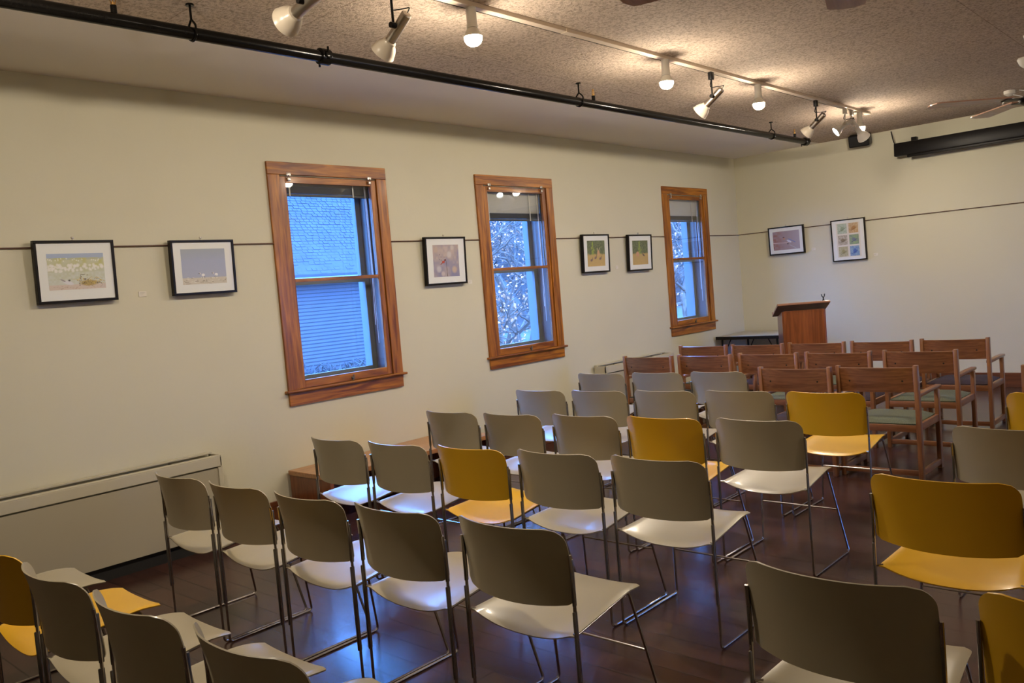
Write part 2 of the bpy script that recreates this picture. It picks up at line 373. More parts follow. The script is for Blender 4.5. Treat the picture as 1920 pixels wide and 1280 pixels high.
    MB().box(X-.095, X-.045, b0, b1, 2.47, 2.502, .003).build('head_rail', MAT['blind_dark'] if idx == 1 else MAT['blind'], br_, False, off)
    if blind_z < 2.40:
        g = MB(); z = 2.462
        while z > blind_z+.075:
            mx = Matrix.Translation((X-.07, 0, z)) @ Matrix.Rotation(math.radians(-62), 4, 'Y')
            g.box(-.0125, .0125, b0+.005, b1-.005, -.0006, .0006, mx=mx); z -= .0125
        o = g.build('slats', MAT['blind'], br_, False, off)
        g = MB(); z = blind_z+.072
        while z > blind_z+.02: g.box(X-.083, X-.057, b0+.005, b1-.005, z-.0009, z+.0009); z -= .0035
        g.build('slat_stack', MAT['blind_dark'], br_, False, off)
    else:
        g = MB(); z = 2.465
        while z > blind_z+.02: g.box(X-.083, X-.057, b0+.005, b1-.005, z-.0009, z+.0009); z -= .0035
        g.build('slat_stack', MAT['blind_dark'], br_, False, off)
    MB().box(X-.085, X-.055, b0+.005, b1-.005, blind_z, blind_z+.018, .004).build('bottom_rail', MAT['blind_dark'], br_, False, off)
    for yy in (b0+.10, b1-.17):
        MB().box(X-.054, X-.050, yy-.006, yy+.006, blind_z, 2.47, .001).build('ladder_tape', MAT['blind'], br_, False, off)
    MB().tube([(X-.048, b1-.06, 2.47), (X-.046, b1-.055, 1.9), (X-.05, b1-.065, 1.35)], .0022, 6).tube([(X-.048, b1-.05, 2.47), (X-.05, b1-.045, 1.8), (X-.048, b1-.05, 1.2)], .0022, 6).build('pull_cord', MAT['cord'], br_, True, off)
window(1, OPEN[0], 2.375); window(2, OPEN[1], 2.20); window(3, OPEN[2], 2.20)

# ================================================================= OUTDOORS
GZ = -.30
grass = mat('outdoor_ground', (.07, .07, .07), .9, noise=(.6, .35), bump=(3, .5))
tag(MB().box(XR+.2, 40, -20, 40, GZ-.2, GZ).build('outdoor_ground', grass, smooth=False), kind='structure')
tag(MB().box(-70, XW-WT, -20, 80, GZ-.2, GZ).build('outdoor_ground', grass, smooth=False), kind='structure')
def siding_mat():
    m = mat('white_clapboard', (.72, .74, .78), .7); nt = m.node_tree; n = nt.nodes; l = nt.links; b_ = n['Principled BSDF']
    tc = n['Texture Coordinate']; sx = n.new('ShaderNodeSeparateXYZ'); l.new(tc.outputs['Object'], sx.inputs[0])
    mo = n.new('ShaderNodeMath'); mo.operation = 'MODULO'; mo.inputs[1].default_value = .1
    ad = n.new('ShaderNodeMath'); ad.operation = 'ADD'; ad.inputs[1].default_value = 10; l.new(sx.outputs['Z'], ad.inputs[0]); l.new(ad.outputs[0], mo.inputs[0])
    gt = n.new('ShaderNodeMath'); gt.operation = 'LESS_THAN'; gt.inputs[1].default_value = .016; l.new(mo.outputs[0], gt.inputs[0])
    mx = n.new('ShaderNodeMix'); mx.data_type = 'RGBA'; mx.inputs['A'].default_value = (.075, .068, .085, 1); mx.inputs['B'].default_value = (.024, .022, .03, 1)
    l.new(gt.outputs[0], mx.inputs['Factor']); l.new(mx.outputs['Result'], b_.inputs['Base Color']); return m
house = empty('neighbour_house', (-22, 9, GZ), 0, 'pale clapboard house with a shingled roof seen outside the nearest window', 'house')
hoff = (22, -9, -GZ)
g = MB()
for k in range(28):    # clapboards: each course leans out over the next one down
    z = GZ+k*.1; g.prism([(-20.0, z+.1), (-20.0, z), (-19.975, z), (-19.993, z+.1)], -2, 17.6, 'y')
g.box(-26, -20.0, -2, 17.6, GZ, 2.4)
g.build('clapboard_wall', siding_mat(), house, False, hoff)
shing = mat('roof_shingle', (.052, .048, .060), .9, noise=(2.2, .18), bump=(9, 1.0))
g = MB().prism([(-19.6, 2.32), (-19.6, 2.42), (-25.5, 8.2), (-31, 2.42), (-31, 2.32), (-25.5, 8.05)], -2.4, 18.2, 'y')
rng = random.Random(3)
for k in range(64):
    t = k/64; xx = -19.62-t*5.8; zz = 2.425+t*5.75; yy = -2.4
    while yy < 18.1:
        w = rng.uniform(.14, .24); h_ = rng.uniform(.006, .02)
        mx = Matrix.Translation((xx, yy, zz)) @ Matrix.Rotation(math.radians(44.4), 4, 'Y')
        g.box(-.11, 0, .01, w-.01, 0, h_, mx=mx); yy += w
g.build('roof', shing, house, False, hoff)
MB().box(-19.62, -19.48, -2.4, 18.2, 2.22, 2.34, .02).build('gutter', MAT['white_paint'], house, False, hoff)
MB().box(-20.02, -19.94, 17.45, 17.62, GZ, 2.3).build('corner_board', MAT['white_paint'], house, False, hoff)
# bare trees and brush
bark = mat('pale_bark', (.13, .085, .065), .9, noise=(4, .4)); leafm = mat('dry_leaves', (.62, .24, .12), .9, noise=(6, .4))
brushm = mat('frosty_brush', (.065, .058, .058), .95, noise=(2.5, .5))
def tree(x, y, h, seed, lab):
    rg = random.Random(seed); root = empty('bare_tree', (x, y, GZ), 0, lab, 'tree', 'bare trees outside')
    g = MB(); tips = []
    def branch(p, d, L, r, dep):
        n = 4; pts = [p]; q = p.copy(); dd = d.copy()
        for i in range(n):
            dd = (dd+Vector((rg.gauss(0, .16), rg.gauss(0, .16), rg.gauss(0, .10)))).normalized(); q = q+dd*L/n; pts.append(q.copy())
        g.tube(pts, [r*(1-.45*i/n) for i in range(n+1)], 5 if dep else 8, caps=False)
        if dep < 4:
            for k in range(4 if dep < 3 else 3):
                t = rg.uniform(.3, 1); i = min(n-1, int(t*n)); pp = pts[i].lerp(pts[i+1], t*n-i)
                nd = (dd*.55+Vector((rg.gauss(0, .6), rg.gauss(0, .6), rg.gauss(.15, .4)))).normalized()
                branch(pp, nd, L*rg.uniform(.5, .72), r*.5, dep+1)
        else: tips.append(q)
    branch(Vector((0, 0, 0)), Vector((0, 0, 1)), h*.42, .11, 0)
    g.build('trunk', bark, root)
    g = MB()
    for q in tips:
        if rg.random() < .5:
            for k in range(4):
                c = q+Vector((rg.gauss(0, .1), rg.gauss(0, .1), rg.gauss(0, .1))); s_ = rg.uniform(.018, .045)
                u = Vector((rg.gauss(0, 1), rg.gauss(0, 1), rg.gauss(0, 1))).normalized()*s_; v = u.orthogonal().normalized()*s_*.6
                f = [g.bm.verts.new(c+a) for a in (u, v, -u, -v)]; g.bm.faces.new(f)
    g.build('leaves', leafm, root, False)
specs = [(-12.5, 13.8, 5.5, 'slender bare tree nearest the middle window'), (-15.5, 17.6, 6.5, 'bare tree outside the middle window, behind the slender one'), (-17.8, 20.9, 6, 'bare tree far back outside the middle window, left side'),
         (-19.8, 24.2, 6.0, 'bare tree far back outside the middle window, right side'), (-11.0, 18.6, 5.5, 'bare tree nearest the farthest window'), (-14.0, 23.6, 6.5, 'bare tree behind the one nearest the farthest window'), (-17.5, 29.5, 7.5, 'tall bare tree far outside the farthest window'), (-10.2, 10.9, 3.2, 'short bushy bare tree outside the middle window')]
for i, (x, y, h, lab) in enumerate(specs): tree(x, y, h, 20+i, lab)
# thick brush bank behind: countless twigs over a hillside
g = MB(); rg = random.Random(5)
def bank(u, v):
    yy = 23+u*44; rise = v**.8*11.0
    return (-28-v*7+.8*math.sin(yy*1.1+v*5)+.5*math.sin(yy*2.9), yy, GZ-.1+rise+.5*math.sin(yy*.9+v*9)*v)
g.sheet(bank, 90, 26, .3)
for k in range(5200):
    u, v = rg.random(), rg.random()**1.1; p = Vector(bank(u, v))+Vector((rg.uniform(.2, 3.5), 0, rg.uniform(0, .8)))
    d = Vector((rg.gauss(.2, .5), rg.gauss(0, .6), rg.uniform(.1, 1))).normalized(); L = rg.uniform(.4, 1.3)
    g.tube([p, p+d*L*.5+Vector((0, rg.gauss(0, .08), .05)), p+d*L], [.03, .02, .006], 3, caps=False)
tag(g.build('brush_bank', brushm, smooth=False), 'tangled frosty brush bank rising behind the bare trees outside', 'brush', kind='stuff')
g = MB()
for k in range(500):
    p = Vector((rg.uniform(-19.6, -17.5), rg.uniform(4, 16), GZ)); d = Vector((rg.gauss(0, .5), rg.gauss(0, .5), 1)).normalized(); L = rg.uniform(.15, .5)
    g.tube([p, p+d*L*.6, p+d*L+Vector((rg.gauss(0, .1), rg.gauss(0, .1), -.02))], [.03, .025, .005], 4, caps=False)
tag(g.build('low_shrubs', brushm, smooth=False), 'low frosty shrubs growing along the foot of the clapboard house', 'shrub', kind='stuff')

# ================================================================= CEILING FIXTURES
# black sprinkler pipe
PX, PZ = -3.86, 2.90
pipe = empty('sprinkler_pipe', (PX, 3, PZ), 0, 'long black sprinkler pipe hanging under the ceiling along the window wall', 'pipe')
po = (-PX, -3, -PZ)
MB().tube([(PX, YB+.02, PZ), (PX, 9.28, PZ)], .031, 20).build('pipe_run', MAT['black_metal'], pipe, True, po)
for yy in (-.6, 2.87, 9.26):
    g = MB().tube([(PX, yy-.035, PZ), (PX, yy-.03, PZ), (PX, yy+.03, PZ), (PX, yy+.035, PZ)], [.03, .044, .044, .03], 20)
    g.box(PX-.055, PX-.035, yy-.02, yy+.02, PZ-.012, PZ+.012, .004).box(PX+.035, PX+.055, yy-.02, yy+.02, PZ-.012, PZ+.012, .004)
    g.tube([(PX-.045, yy, PZ-.045), (PX-.045, yy, PZ+.02)], .006, 8).tube([(PX+.045, yy, PZ-.02), (PX+.045, yy, PZ+.045)], .006, 8)
    g.build('grooved_coupling', MAT['black_metal'], pipe, True, po)
for yy in (-1.0, 2.11, 5.17, 8.42):
    g = MB().tube([(PX, yy, ZC), (PX, yy, PZ+.062)], .006, 8).tube([(PX, yy, ZC), (PX, yy, ZC-.008)], .02, 10)
    g.tube(round_path([(PX, yy, PZ+.068), (PX-.036, yy, PZ+.035), (PX-.036, yy, PZ-.02), (PX, yy, PZ-.037), (PX+.036, yy, PZ-.02), (PX+.036, yy, PZ+.035), (PX, yy, PZ+.068)], .012), .0055, 8)
    g.build('pipe_hanger', MAT['black_metal'], pipe, True, po)
for yy in (1.74, 5.35, 8.99):
    g = MB().tube([(PX, yy, PZ+.025), (PX, yy, PZ+.065)], .014, 12)
    o = g.build('sprinkler_outlet', MAT['black_metal'], pipe, True, po)
    h_ = MB().tube([(PX, yy, PZ+.065), (PX, yy, PZ+.078)], .011, 10)
    h_.tube([(PX, yy-.010, PZ+.076), (PX, yy-.014, PZ+.095), (PX, yy-.004, PZ+.112)], .0025, 6).tube([(PX, yy+.010, PZ+.076), (PX, yy+.014, PZ+.095), (PX, yy+.004, PZ+.112)], .0025, 6)
    h_.tube([(PX, yy, PZ+.108), (PX, yy, PZ+.114)], .008, 10).tube([(PX, yy, PZ+.078), (PX, yy, PZ+.108)], .0025, 6)
    h_.build('sprinkler_head', MAT['brass'], o)
# lighting track
TX = -3.08
MB_ = MB().box(TX-.023, TX+.023, YB+.5, 8.95, ZC-.024, ZC, .002).box(TX-.025, TX+.025, 4.02, 4.12, ZC-.026, ZC, .002).box(TX-.025, TX+.025, 8.95, 9.0, ZC-.026, ZC, .002)
tk = tag(MB_.build('lighting_track', MAT['track'], smooth=False), 'cream ceiling track carrying the bulbs and spot lamps', 'light track')
MB().box(TX-.0245, TX-.021, YB+.5, 8.94, ZC-.026, ZC-.019).build('track_slot', MAT['dark'], tk, False)
def bulb_fix(y, lab, x=TX):
    r = empty('track_bulb', (x, y, ZC-.024), 0, lab, 'light', 'bare bulbs in white holders on the ceiling track')
    MB().lathe([(0, 0), (.027, 0), (.027, -.085), (.030, -.095), (.030, -.105), (0, -.105)], 24).build('lamp_holder', MAT['lamp_white'], r)
    MB().lathe([(.020, -.098), (.034, -.118), (.047, -.142), (.049, -.150), (.047, -.151)], 24).build('bulb_collar', MAT['lamp_white'], r)
    MB().lathe([(0, -.150), (.0475, -.150), (.046, -.166), (.038, -.182), (.024, -.193), (.010, -.1965), (0, -.197)], 24).build('bulb_lens', MAT['bulb'], r)
bulb_fix(1.25, 'added unseen track bulb above the camera, before the first spot lamp')  # bulb added out of view to brighten the near ceiling and lamps
TX2 = 1.7  # right track and its two bulbs: added out of view as fill light
tk2 = tag(MB().box(TX2-.023, TX2+.023, 1.0, 9.0, ZC-.024, ZC, .002).build('lighting_track', MAT['track'], smooth=False), 'added unseen second ceiling track on the right side of the room', 'light track')
bulb_fix(4.3, 'added fill bulb on the unseen right hand track, nearer the camera', TX2)
bulb_fix(7.6, 'added fill bulb on the unseen right hand track, nearer the far wall', TX2)
bulb_fix(3.25, 'lit bulb nearest the camera on the ceiling track')
bulb_fix(5.13, 'second lit bulb along the track, nearer than the two close to the room end')
bulb_fix(6.52, 'third lit bulb along the track, between two angled spot lamps')
bulb_fix(8.75, 'farthest lit bulb at the far tip of the ceiling track')
def spot(y, aim, lab, body='nickel', shade='lamp_cream', stem=.16, lit=False, dx=0.0, sc=1.0):
    """aim: unit vector the lamp points along"""
    r = empty('track_spotlight', (TX, y, ZC-.024), 0, lab, 'light', 'adjustable spot lamps on the ceiling track')
    bm_ = MAT['black'] if body != 'white' else MAT['lamp_white']
    MB().box(-.014, .014, -.022, .022, -.055, 0, .003).build('track_adapter', bm_, r)
    pv = Vector((dx, 0, -.055-stem*.75))
    MB().tube([(0, 0, -.05), pv*.6+Vector((0, 0, -.02)), pv], .0065, 8).tube([pv+Vector((0, -.018, 0)), pv+Vector((0, .018, 0))], .014, 14).build('stem', bm_, r)
    a = Vector(aim).normalized(); q = a.to_track_quat('Z', 'Y').to_matrix().to_4x4()
    cpos = pv + a.orthogonal().normalized()*0 + Vector((0, .034, -.0))
    mx = Matrix.Translation(cpos) @ q
    cyl = [(0, -.075), (.022, -.075), (.026, -.07), (.026, .09), (0, .09)]
    sh = [(.024, .082), (.033, .087), (.036, .10), (.047, .113), (.056, .134), (.061, .158), (.063, .160), (.059, .161), (.054, .136), (.044, .115), (.03, .105), (0, .102)]
    if sc != 1: cyl = [(a_*sc, z_*sc) for a_, z_ in cyl]; sh = [(a_*sc, z_*sc) for a_, z_ in sh]
    MB().lathe(cyl, 24, mx).build('lamp_body', MAT['nickel'] if body != 'white' else MAT['lamp_white'], r)
    o = MB().lathe(sh, 32, mx).build('bell_shade', MAT[shade], r)
    lens = MAT['led'] if lit else MAT['lamp_cream']
    MB().lathe([(0, .142*sc), (.030*sc, .140*sc), (.050*sc, .130*sc), (.044*sc, .119*sc), (0, .11*sc)], 24, mx).build('bulb_face', lens, o)
    t0 = Vector((-.006, .006, -.055)); t1 = mx @ Vector((0, 0, -.08*sc))
    md = (t0+t1)/2+Vector((.03, .01, -.02))
    MB().tube(round_path([t0, t0+Vector((-.02, .01, -.05)), md, t1+Vector((.02, 0, .02)), t1], .03, 6), .003, 6).build('power_cord', MAT['black'], r)
spot(2.20, (-1, -.02, -.22), 'nickel spot lamp nearest the camera, aimed almost level at the wall', stem=.15, sc=1.1)
spot(2.71, (-1, -.05, -.72), 'second nickel spot lamp from the camera, just before the nearest bulb', stem=.17)
spot(5.76, (-1, -.05, -.72), 'nickel spot lamp between the second and third bulbs', stem=.16)
spot(7.67, (-1, .1, -.75), 'nickel spot lamp above the end of the black pipe', stem=.16)
spot(8.36, (-.85, -.65, -.70), 'small white spot lamp with its lit face showing, near the track tip', body='white', shade='lamp_white', stem=.12, lit=True, sc=.8)
spot(8.535, (.25, .75, -.75), 'white spot lamp seen from behind beside the farthest bulb', body='white', shade='lamp_white', stem=.14, lit=True, dx=.02)
# ceiling fans
def fan(x, y, z, rot, lab):
    r = empty('ceiling_fan', (x, y, z), rot, lab, 'fan', 'ceiling fans with brown blades')
    MB().lathe([(0, .02), (.05, .02), (.085, .0), (.09, -.03), (.06, -.05), (0, -.052)], 24).build('motor_housing', MAT['black'], r)
    MB().tube([(0, 0, .02), (0, 0, ZC-z-.04)], .012, 12).build('down_rod', MAT['lamp_white'], r)
    MB().lathe([(0, ZC-z), (.045, ZC-z), (.04, ZC-z-.03), (.02, ZC-z-.06), (0, ZC-z-.06)], 24).build('ceiling_canopy', MAT['lamp_white'], r)
    MB().lathe([(0, .06), (.03, .06), (.045, .04), (.045, .02), (0, .02)], 20).build('switch_cup', MAT['lamp_white'], r)
    for k in range(4):
        a = 2*PI*k/4; R = Matrix.Rotation(a, 4, 'Z') @ Matrix.Rotation(math.radians(3), 4, 'X')
        def fn(u, v):
            xx = .17+u*.57; w = (.055+.022*u)*(1 if u < .92 else math.sqrt(max(0, 1-((u-.92)/.08)**2))*.75+.25)
            return R @ Vector((xx, (v*2-1)*w, 0))
        bl = MB().sheet(fn, 24, 6, .009).build('blade', MAT['fan_blade'], r)
        bl.data.transform(Matrix.Identity(4))
        MB().sheet(lambda u, v: R @ Vector((.07+u*.14, (v*2-1)*(.018+.02*u), -.008)), 6, 2, .005).build('blade_iron', MAT['black'], bl)
fan(-1.285, 7.107, 2.60, math.radians(-138.6), 'ceiling fan with brown blades at the right edge, below the ceiling')
fan(-1.12, 2.97, 2.60, math.radians(105.7), 'ceiling fan above the frame whose blade tips dip into the top of view')
jb = empty('ceiling_box', (-1.889, 9.377, ZC), 0, 'small white ceiling fitting with a looped cable near the right edge', 'ceiling fitting')
MB().lathe([(0, 0), (.05, 0), (.05, -.03), (.02, -.05), (0, -.05)], 20).build('fitting_cup', MAT['lamp_white'], jb)
MB().tube(round_path([(.02, 0, -.04), (.12, .02, -.08), (.02, .05, -.14), (-.08, 0, -.12), (0, -.03, -.07), (.14, 0, -.13), (.17, 0, -.04), (.08, 0, -.01)], .04, 6), .005, 6).build('looped_cable', MAT['cord'], jb)
sd = tag(MB().lathe([(0, 0), (.07, 0), (.075, -.012), (.06, -.05), (.035, -.075), (0, -.08)], 24).build('smoke_detector', MAT['lamp_white'], loc=(-1.46, 7.93, ZC)), 'white round smoke detector on the ceiling at the right edge', 'smoke detector')
# projector screen and speaker on the far wall
sc_ = empty('projection_screen', (-2.1, 10.44, 2.78), 0, 'long black roll-up projection screen case on the far wall', 'projection screen')
MB().prism([(-.07, -.075), (-.06, .075), (.055, .085), (.055, -.075)], -1.19, 1.25, 'x', .008).build('screen_case', MAT['black'], sc_)
MB().box(-1.05, 1.15, -.06, -.02, -.105, -.072, .006).build('screen_bottom_bar', MAT['black'], sc_)
for xx in (-1.0, 1.0): MB().box(xx-.03, xx+.03, .05, .12, -.05, .13, .004).build('wall_bracket', MAT['black'], sc_)
MB().tube(round_path([(-1.19, .0, .06), (-1.22, .03, .12), (-1.26, .1, .24)], .04), .006, 8).build('power_cord', MAT['black'], sc_)
sp = empty('wall_speaker', (-3.67, 10.40, 2.97), math.radians(8), 'small black loudspeaker mounted high on the far wall behind the spot lamps', 'speaker')
R_ = Matrix.Rotation(math.radians(14), 4, 'X')
MB().box(-.115, .115, -.10, .08, -.07, .07, .015, R_).build('speaker_cabinet', MAT['black'], sp)
MB().box(-.10, .10, -.106, -.098, -.055, .055, .003, R_).build('speaker_grille', mat('speaker_mesh', (.02, .02, .02), .8, bump=(400, .8)), sp)
MB().tube([(0, .05, 0), (0, .16, .0)], .015, 10).box(-.04, .04, .15, .16, -.04, .04).build('wall_bracket', MAT['black'], sp)

# ================================================================= HEATERS, BENCH
def heater(y0, y1, zt, lab):
    X = XW+.021; d = .155
    r = empty('baseboard_heater', (X, (y0+y1)/2, 0), 0, lab, 'heater', 'low cream heater cabinets along the window wall'); o = (-X, -(y0+y1)/2, 0)
    MB().box(X+.02, X+d-.006, y0+.008, y1-.008, .09, zt-.095).build('front_panel', MAT['heater'], r, False, o)
    g = MB().box(X+d-.024, X+d, y0, y1, zt-.085, zt-.018, .004).box(X+d-.045, X+d, y0, y1, zt-.020, zt-.012, .003).box(X, X+.035, y0, y1, zt-.012, zt, .002)
    g.box(X, X+d, y0, y0+.012, .09, zt-.01, .002).box(X, X+d, y1-.012, y1, .09, zt-.01, .002)
    g.box(X+d-.012, X+d+.002, y1-.03, y1-.01, .09, zt-.09, .002)
    g.build('cover_trim', MAT['heater_top'], r, False, o)
    g = MB(); n = int((y1-y0)/.012)
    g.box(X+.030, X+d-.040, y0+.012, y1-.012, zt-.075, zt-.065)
    g.build('outlet_recess', MAT['dark'], r, False, o)  # near-black sheet stands in for the shade inside the slot
    g = MB()
    for k in range(3): g.box(X+.045+k*.022, X+.047+k*.022, y0+.012, y1-.012, zt-.06, zt-.03)
    for yy in (y0+.3, y1-.3): g.box(X+.03, X+d-.04, yy-.004, yy+.004, zt-.035, zt-.016)
    g.build('outlet_louvre', mat('louvre_shade_enamel', (.06, .05, .04), .5), r, False, o)  # louvres coloured dark so the slot's shade is in the paint
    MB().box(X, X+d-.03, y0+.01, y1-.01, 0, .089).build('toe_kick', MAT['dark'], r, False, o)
heater(.55, 2.745, .622, 'long low cream heater under the beach pictures at the lower left')
heater(7.10, 8.44, .672, 'short low cream heater under the wall between the middle and farthest windows')
X0 = XW+.021; bo = empty('wooden_bench', (-5.1, 4.15, 0), 0, 'low reddish wooden bench against the wall below the nearest window', 'bench'); off = (5.1, -4.15, 0)
MB().box(X0, -4.86, 3.33, 4.98, .330, .365, .004).build('bench_top', MAT['bench_y'], bo, False, off)
MB().box(X0, -4.88, 3.34, 3.37, 0, .329, .003).build('side_panel', MAT['bench_x'], bo, False, off)
MB().box(X0, -4.88, 4.93, 4.96, 0, .329, .003).build('side_panel', MAT['bench_x'], bo, False, off)
MB().box(X0, -4.88, 4.12, 4.15, 0, .329, .003).build('divider', MAT['bench_x'], bo, False, off)
MB().box(X0, X0+.015, 3.372, 4.118, 0, .329).box(X0, X0+.015, 4.152, 4.928, 0, .329).build('back_panel', MAT['bench_x'], bo, False, off)

# ================================================================= CARD TABLE AND LECTERN
ct = empty('folding_table', (-4.93, 10.09, 0), 0, 'square folding card table with black legs in the far corner', 'table')
MB().box(-.43, .43, -.40, .40, .700, .722, .006).build('tabletop', MAT['table_top'], ct, False)
MB().box(-.435, .435, -.405, -.385, .682, .7215, .004).box(-.435, .435, .385, .405, .682, .7215, .004).box(-.435, -.415, -.385, .385, .682, .7215, .004).box(.415, .435, -.385, .385, .682, .7215, .004).build('edge_band', MAT['black'], ct, False)
for sx in (-1, 1):
    for sy in (-1, 1):
        lg = MB().tube([(sx*.37, sy*.35, .69), (sx*.385, sy*.365, 0.0)], .0125, 10).build('leg', MAT['black'], ct)
        MB().tube([(sx*.375, sy*.352, .45), (sx*.25, sy*.345, .685)], .007, 8).build('leg_brace', MAT['black'], lg)
le = empty('lectern', (-3.93, 9.02, 0), math.radians(33), 'reddish brown wooden lectern in the far corner beside the card table', 'lectern')
# local: audience side is -y ; speaker side +y
MB().box(-.215, .215, -.20, -.18, .0, 1.06, .004).build('front_panel', MAT['cherry'], le, False)
for sx in (-1, 1): MB().prism([(-.18, 0), (.17, 0), (.17, .985), (-.18, 1.055)], sx*.215-.0125 if sx > 0 else -.2275, sx*.215+.0125 if sx > 0 else -.2025, 'x', .003).build('side_panel', MAT['cherry'], le, False)
R_ = Matrix.Translation((0, 0, 1.055)) @ Matrix.Rotation(math.radians(-17), 4, 'X')
MB().box(-.275, .275, -.235, .235, -.0, .025, .004, R_).build('reading_top', MAT['cherry_y'], le, False)
MB().box(-.275, .275, .215, .235, .025, .05, .003, R_).build('paper_lip', MAT['cherry_y'], le, False)
MB().box(-.20, .20, -.17, .16, .55, .57, .002).build('shelf', MAT['cherry'], le, False)
mc = empty('lectern_clip_holder', tuple(le.matrix_basis @ Vector((.2, -.17, 1.122))), math.radians(33), 'small black forked microphone clip standing on the lectern top', 'microphone clip')
le_m = Matrix.Translation(le.location) @ Matrix.Rotation(math.radians(33), 4, 'Z')
mc.location = le_m @ Vector((.21, -.19, 1.130))
MB().lathe([(0, 0), (.018, 0), (.016, .012), (.007, .03), (.007, .055), (0, .055)], 14).build('clip_base', MAT['black'], mc)
MB().tube([(0, 0, .05), (-.012, 0, .062), (-.018, 0, .085)], .005, 8).tube([(0, 0, .05), (.012, 0, .062), (.016, 0, .088)], .005, 8).build('clip_fork', MAT['black'], mc)

# ================================================================= PICTURES
def img_base(w, h): return np.zeros((h, w, 3)) + .5
def noise2(w, h, sc, seed):
    rg_ = np.random.RandomState(seed); gw, gh = int(w/sc)+3, int(h/sc)+3; g_ = rg_.rand(gh, gw)
    ys = np.arange(h)/sc; xs = np.arange(w)/sc; yi = ys.astype(int); xi = xs.astype(int); fy = (ys-yi)[:, None]; fx = (xs-xi)[None, :]
    fy = fy*fy*(3-2*fy); fx = fx*fx*(3-2*fx)
    a = g_[yi][:, xi]; b_ = g_[yi][:, xi+1]; c = g_[yi+1][:, xi]; d = g_[yi+1][:, xi+1]
    return (a*(1-fx)+b_*fx)*(1-fy)+(c*(1-fx)+d*fx)*fy
def blob(im, cx, cy, rx, ry, col, soft=.25, a=1.0, ang=0):
    h, w, _ = im.shape; yy, xx = np.mgrid[0:h, 0:w]; dx = xx/w-cx; dy = (yy/h-cy)
    dx = dx*w/h; c, s = math.cos(ang), math.sin(ang); u = (dx*c+dy*s)/rx; v = (-dx*s+dy*c)/ry
    k = np.clip((1-np.sqrt(u*u+v*v))/soft, 0, 1)[..., None]*a; im[:] = im*(1-k)+np.array(col)*k
def stroke(im, x0, y0, x1, y1, t, col, a=1.0):
    h, w, _ = im.shape; yy, xx = np.mgrid[0:h, 0:w]; px = xx/h; py = yy/h; X0, X1 = x0*w/h, x1*w/h
    dx, dy = X1-X0, y1-y0; L = max(1e-6, dx*dx+dy*dy); tt = np.clip(((px-X0)*dx+(py-y0)*dy)/L, 0, 1)
    d = np.hypot(px-X0-tt*dx, py-y0-tt*dy); k = (np.clip((t-d)/t*2, 0, 1)*a)[..., None]; im[:] = im*(1-k)+np.array(col)*k
